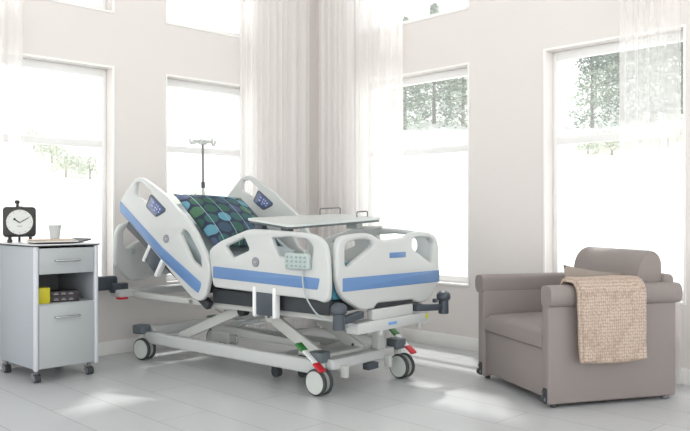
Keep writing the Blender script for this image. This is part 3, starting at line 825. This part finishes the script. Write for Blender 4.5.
arm(0, .072, -1); arm(CW-.075, CW, 1)
bm = NB(); box(bm, .02, .66, .073, CW-.076, .045, .312, .008, 2); obj('seat_base', bm, 'chair', ch)
bm = NB()
def seatf(u, v, top):
    x = .004+.66*u; y = .074+(CW-.152)*v
    if not top: return Vector((x, y, .318))
    e = min(u*.66, (1-u)*.66+.03, v*.65, (1-v)*.65); k = min(1, e/.02); k = math.sqrt(max(0, 1-(1-k)**2))
    return Vector((x, y, .318+.072+.024*k+.012*math.sin(math.pi*v)*k+.012*u))
n = 26
A = grid_surface(bm, lambda u, v: seatf(u, v, 1), n, n); B = grid_surface(bm, lambda u, v: seatf(u, v, 0), n, n)
for i in range(n):
    bm.faces.new((A[i][0], A[i+1][0], B[i+1][0], B[i][0])); bm.faces.new((A[i][n], A[i+1][n], B[i+1][n], B[i][n]))
    bm.faces.new((A[0][i], A[0][i+1], B[0][i+1], B[0][i])); bm.faces.new((A[n][i], A[n][i+1], B[n][i+1], B[n][i]))
obj('seat_cushion', bm, 'chair', ch, angle=60)
bm = NB(); box(bm, CD-.04, CD+.038, .05, CW-.06, .035, .705, .03, 4); obj('back_frame', bm, 'chair', ch)
# back cushion: wedge with a rounded top roll, open end face seen from the side
BS = .045
prof = [(.50,.40),(.515,.46),(.560,.63),(.585,.755),(.605,.80),(.640,.832),(.685,.842),(.722,.826),(.742,.785),(.744,.70),(.744,.40)]
pf = fillet2(prof, .03, 3)
bm = NB(); V = []; ys = [.078,.082,.094,.112] + [.112+(CW-.269)*k/10 for k in range(1, 10)] + [CW-.157, CW-.139, CW-.127, CW-.123]
for y in ys:
    e = min(y-.078, CW-.123-y); k = 1-.05*max(0, 1-e/.03)**2
    V.append([bm.verts.new((BS+.63+(p.x-.63)*k, y, .60+(p.y-.60)*k)) for p in pf])
for i in range(len(V)-1):
    for j in range(len(pf)): bm.faces.new((V[i][j], V[i+1][j], V[i+1][(j+1) % len(pf)], V[i][(j+1) % len(pf)]))
bm.faces.new(V[0]); bm.faces.new(V[-1][::-1])
obj('back_cushion', bm, 'chair', ch, angle=50)
chm = Matrix.Translation((3.62,2.175,0)) @ Matrix.Rotation(R(-27.5), 4, 'Z')
# small cushion leaning inside the near arm
bm = NB(); puffy(bm, .40, .38, .12, 16)
cu = obj('cushion', bm, 'cushion', None, angle=60)
cu.matrix_world = chm @ Matrix.Translation((.40, .17, .55)) @ Matrix.Rotation(R(8), 4, 'Y') @ Matrix.Rotation(R(76), 4, 'X')
tag(cu, 'small taupe scatter cushion standing on the armchair seat behind the blanket', 'cushion')
# knitted blanket folded over the near arm
path = [(.096,.48),(.092,.57),(.088,.640),(.072,.668),(.05,.676),(.0,.673),(-.035,.662),(-.056,.63),(-.060,.58),(-.060,.50),(-.058,.40),(-.058,.31),(-.060,.252)]
pp = fillet2(path, .02, 2)[3:-3] if False else [Vector(p) for p in path]
bm = NB(); nx = 30
# resample
cum = [0]
for i in range(len(pp)-1): cum.append(cum[-1]+(pp[i+1]-pp[i]).length)
def at(t):
    s = t*cum[-1]
    for i in range(len(pp)-1):
        if s <= cum[i+1]+1e-9:
            k = (s-cum[i])/(cum[i+1]-cum[i]); return pp[i].lerp(pp[i+1], k)
    return pp[-1]
def nrm(t):
    d = (at(min(1, t+.01))-at(max(0, t-.01))).normalized(); return Vector((d.y, -d.x))
def blf(u, t, off):
    p = at(t); n_ = nrm(t)
    x = .135+.43*u+ (.03*(1-u)*(t-.5) if t > .5 else 0) - .02*max(0, .45-t)*(1-u)*2
    # the fold: left edge is a rolled double layer
    w = .004*math.sin(u*9+t*5)*(t > .3)+.003*math.sin(t*17+u*4)
    edge = min(u, 1-u)*.45; k = min(1, edge/.014); k = math.sqrt(1-(1-k)**2)
    te = min(1, (1-t)*cum[-1]/.016); te = math.sqrt(1-(1-te)**2)
    o_ = (.003+off*k*te)+abs(w)
    z = p.y-n_.y*0
    q = Vector((x, p.x-n_.x*o_*-1*-1, p.y)) if False else None
    nn = Vector((-n_.x, -n_.y))
    # outward = away from the arm body
    c_ = Vector((.03, .5)); 
    if (p-c_).dot(nn) < 0: nn = -nn
    dz = -.012*math.sin(u*math.pi)*(t > .97)
    return Vector((x, p.x+nn.x*o_, p.y+nn.y*o_+dz))
nt_ = 60
A = grid_surface(bm, lambda u, t: blf(u, t, .024), nx, nt_); B = grid_surface(bm, lambda u, t: blf(u, t, 0), nx, nt_)
for i in range(nx):
    bm.faces.new((A[i][0], A[i+1][0], B[i+1][0], B[i][0])); bm.faces.new((A[i][nt_], A[i+1][nt_], B[i+1][nt_], B[i][nt_]))
for j in range(nt_):
    bm.faces.new((A[0][j], A[0][j+1], B[0][j+1], B[0][j])); bm.faces.new((A[nx][j], A[nx][j+1], B[nx][j+1], B[nx][j]))
bl = obj('blanket', bm, 'knit', None, angle=60); bl.matrix_world = chm
tag(bl, 'cream knitted blanket hanging over the near arm of the armchair', 'blanket')
bmf = NB()
def fold(u, v):
    t = .42+.57*v; p = blf(0, t, .012)
    a = u*math.pi*2
    return Vector((p.x+.006+.011*math.cos(a), p.y+.014*math.sin(a)-.004, p.z))
grid_surface(bmf, fold, 14, 40)
fo_ = obj('folded_edge', bmf, 'knit', bl)

# ------------------------------------------------------------------ outside
def terrain():
    bm = NB()
    def h_(x, y):
        d = math.hypot(x-3, y-3)
        return -1.0 + max(0, d-9)*.35 + .25*math.sin(x*.21)*math.cos(y*.17)
    n = 50
    def f(u, v):
        x = -40+110*u; y = -40+110*v
        return Vector((x, y, h_(x, y)))
    grid_surface(bm, f, n, n)
    return obj('ground', bm, 'white_ground'), h_
g_, hgt = terrain(); struct(g_); g_.name = 'ground'
def tree_mesh(kind, seed):
    rnd = random.Random(seed); bm = NB(); H = 1.0
    if kind == 'pine':
        for k in range(4200):
            t = rnd.random()**.8; z = .02+.98*t; rad = .25*(1-t)**.7+.012
            lay = math.sin(t*46)*.5+.5
            a = rnd.uniform(0, 2*math.pi); r_ = rad*math.sqrt(rnd.random())*(.6+.4*lay)
            c = Vector((r_*math.cos(a), r_*math.sin(a), max(.0, z-.2*r_))); s = rnd.uniform(.006, .018)
            vs = [bm.verts.new(c+Vector((rnd.uniform(-1,1), rnd.uniform(-1,1), rnd.uniform(-1,.5)))*s*1.6) for _ in range(3)]
            bm.faces.new(vs)
    else:
        for k in range(1500):
            a = rnd.uniform(0, 2*math.pi); b_ = rnd.uniform(-.5, 1); r_ = rnd.random()**.4*(1+.25*math.sin(a*3))
            c = Vector((r_*.5*math.cos(a)*math.sqrt(1-min(1, b_*b_)), r_*.5*math.sin(a)*math.sqrt(1-min(1, b_*b_)), .30+.42*b_*r_)); s = rnd.uniform(.012, .035)
            vs = [bm.verts.new(c+Vector((rnd.uniform(-1,1), rnd.uniform(-1,1), rnd.uniform(-1,1)))*s*1.4) for _ in range(3)]
            bm.faces.new(vs)
    me = bpy.data.meshes.new('foliage'); bm.to_mesh(me); bm.free(); me.materials.append(M['leaf' if kind == 'pine' else 'leaf2']); return me
def trunk_mesh(kind):
    bm = NB()
    if kind == 'pine': cyl(bm, (0,0,-.02), (0,0,.97), .016, .003, 8)
    else:
        cyl(bm, (0,0,-.05), (0,0,.35), .02, .010, 8); cyl(bm, (0,0,.2), (.2,.05,.5), .014, .006, 8); cyl(bm, (0,0,.2), (-.18,.08,.55), .014, .006, 8)
    me = bpy.data.meshes.new('trunk'); bm.to_mesh(me); bm.free(); me.materials.append(M['bark']); return me
TM = {k: ([tree_mesh(k, s) for s in (1, 2, 3)], trunk_mesh(k)) for k in ('pine', 'shrub')}
def tree(kind, px, dist, H, label, group, wide=1.0, seed=0):
    """px: bearing as seen from inside the room, dist in metres"""
    X = (px-345)/760*dist; Y = dist; ca, sa = math.cos(R(44)), math.sin(R(44))
    x = X*ca+Y*sa; y = -X*sa+Y*ca
    root = thing('pine_tree' if kind == 'pine' else 'shrub', label, 'tree' if kind == 'pine' else 'shrub', (x, y, hgt(x, y)-.05), seed*1.3, group)
    root.scale = (H*wide, H*wide, H)
    o = bpy.data.objects.new('foliage', TM[kind][0][seed % 3]); C.objects.link(o); o.parent = root
    o = bpy.data.objects.new('trunk', TM[kind][1]); C.objects.link(o); o.parent = root
    return root
for i, (px, d, H) in enumerate([(405,27,4.0),(434,27.6,4.4),(463,27,4.1),(392,30.5,3.2),(419,31,3.4),(449,30.6,3.1),(478,31,3.4)]):
    tree('pine', px, d, H, 'pine in the row seen through the window behind the bed foot', 'pines beyond the middle window', 1.05, i)
for i, (px, d, H) in enumerate([(592,25.5,4.0),(622,26,4.4),(652,25.5,4.0),(683,26,4.3),(607,29.2,4.6),(637,29.6,4.7),(667,29.2,4.5),(700,29.5,4.5)]):
    tree('pine', px, d, H, 'pine in the row seen through the window above the armchair', 'pines beyond the armchair window', 1.0, i+1)
for i, (px, d, H) in enumerate([(588,22.6,.9),(612,22.3,1.1),(640,22.6,.9),(668,22.4,1.0)]):
    tree('shrub', px, d, H, 'pale shrub below the pines beyond the armchair window', 'shrubs beyond the armchair window', 1.3, i)
for i, (px, d, H) in enumerate([(34,22.9,1.0),(52,21.9,1.1),(66,20.9,1.1),(90,21.0,1.1)]):
    tree('shrub', px, d, H, 'washed-out bush seen through the window behind the clock', 'bushes beyond the clock window', 1.1, i)
for i, (px, d, H) in enumerate([(176,19,.9),(196,19.6,.8)]):
    tree('shrub', px, d, H, 'pale bush seen through the window behind the bed head', 'bushes beyond the bed head window', 1.3, i)

# ------------------------------------------------------------------ light
w = bpy.data.worlds.new('sky'); sc.world = w; w.use_nodes = True
bg = w.node_tree.nodes['Background']; bg.inputs[0].default_value = (.955,.975,1,1); bg.inputs[1].default_value = 1.55
sun = bpy.data.lights.new('sun', 'SUN'); sun.energy = 3.4; sun.angle = R(2.5); sun.color = (1,.97,.93)
so = bpy.data.objects.new('sun', sun); C.objects.link(so)
d = Vector((-.72, -.70, -1.75)).normalized()
so.rotation_euler = d.to_track_quat('-Z', 'Y').to_euler(); so.location = (9, 9, 6)

cam = bpy.data.cameras.new('camera'); cam.lens = 36*760/690; cam.sensor_width = 36; cam.shift_y = -1.5/690
co = bpy.data.objects.new('camera', cam); C.objects.link(co); co.location = (0,0,1.05); co.rotation_euler = (R(90), 0, R(-44))
cam.clip_end = 300; sc.camera = co
vs = sc.view_settings; vs.view_transform = 'Standard'; vs.look = 'None'; vs.exposure = 0; vs.gamma = 1; vs.use_curve_mapping = False
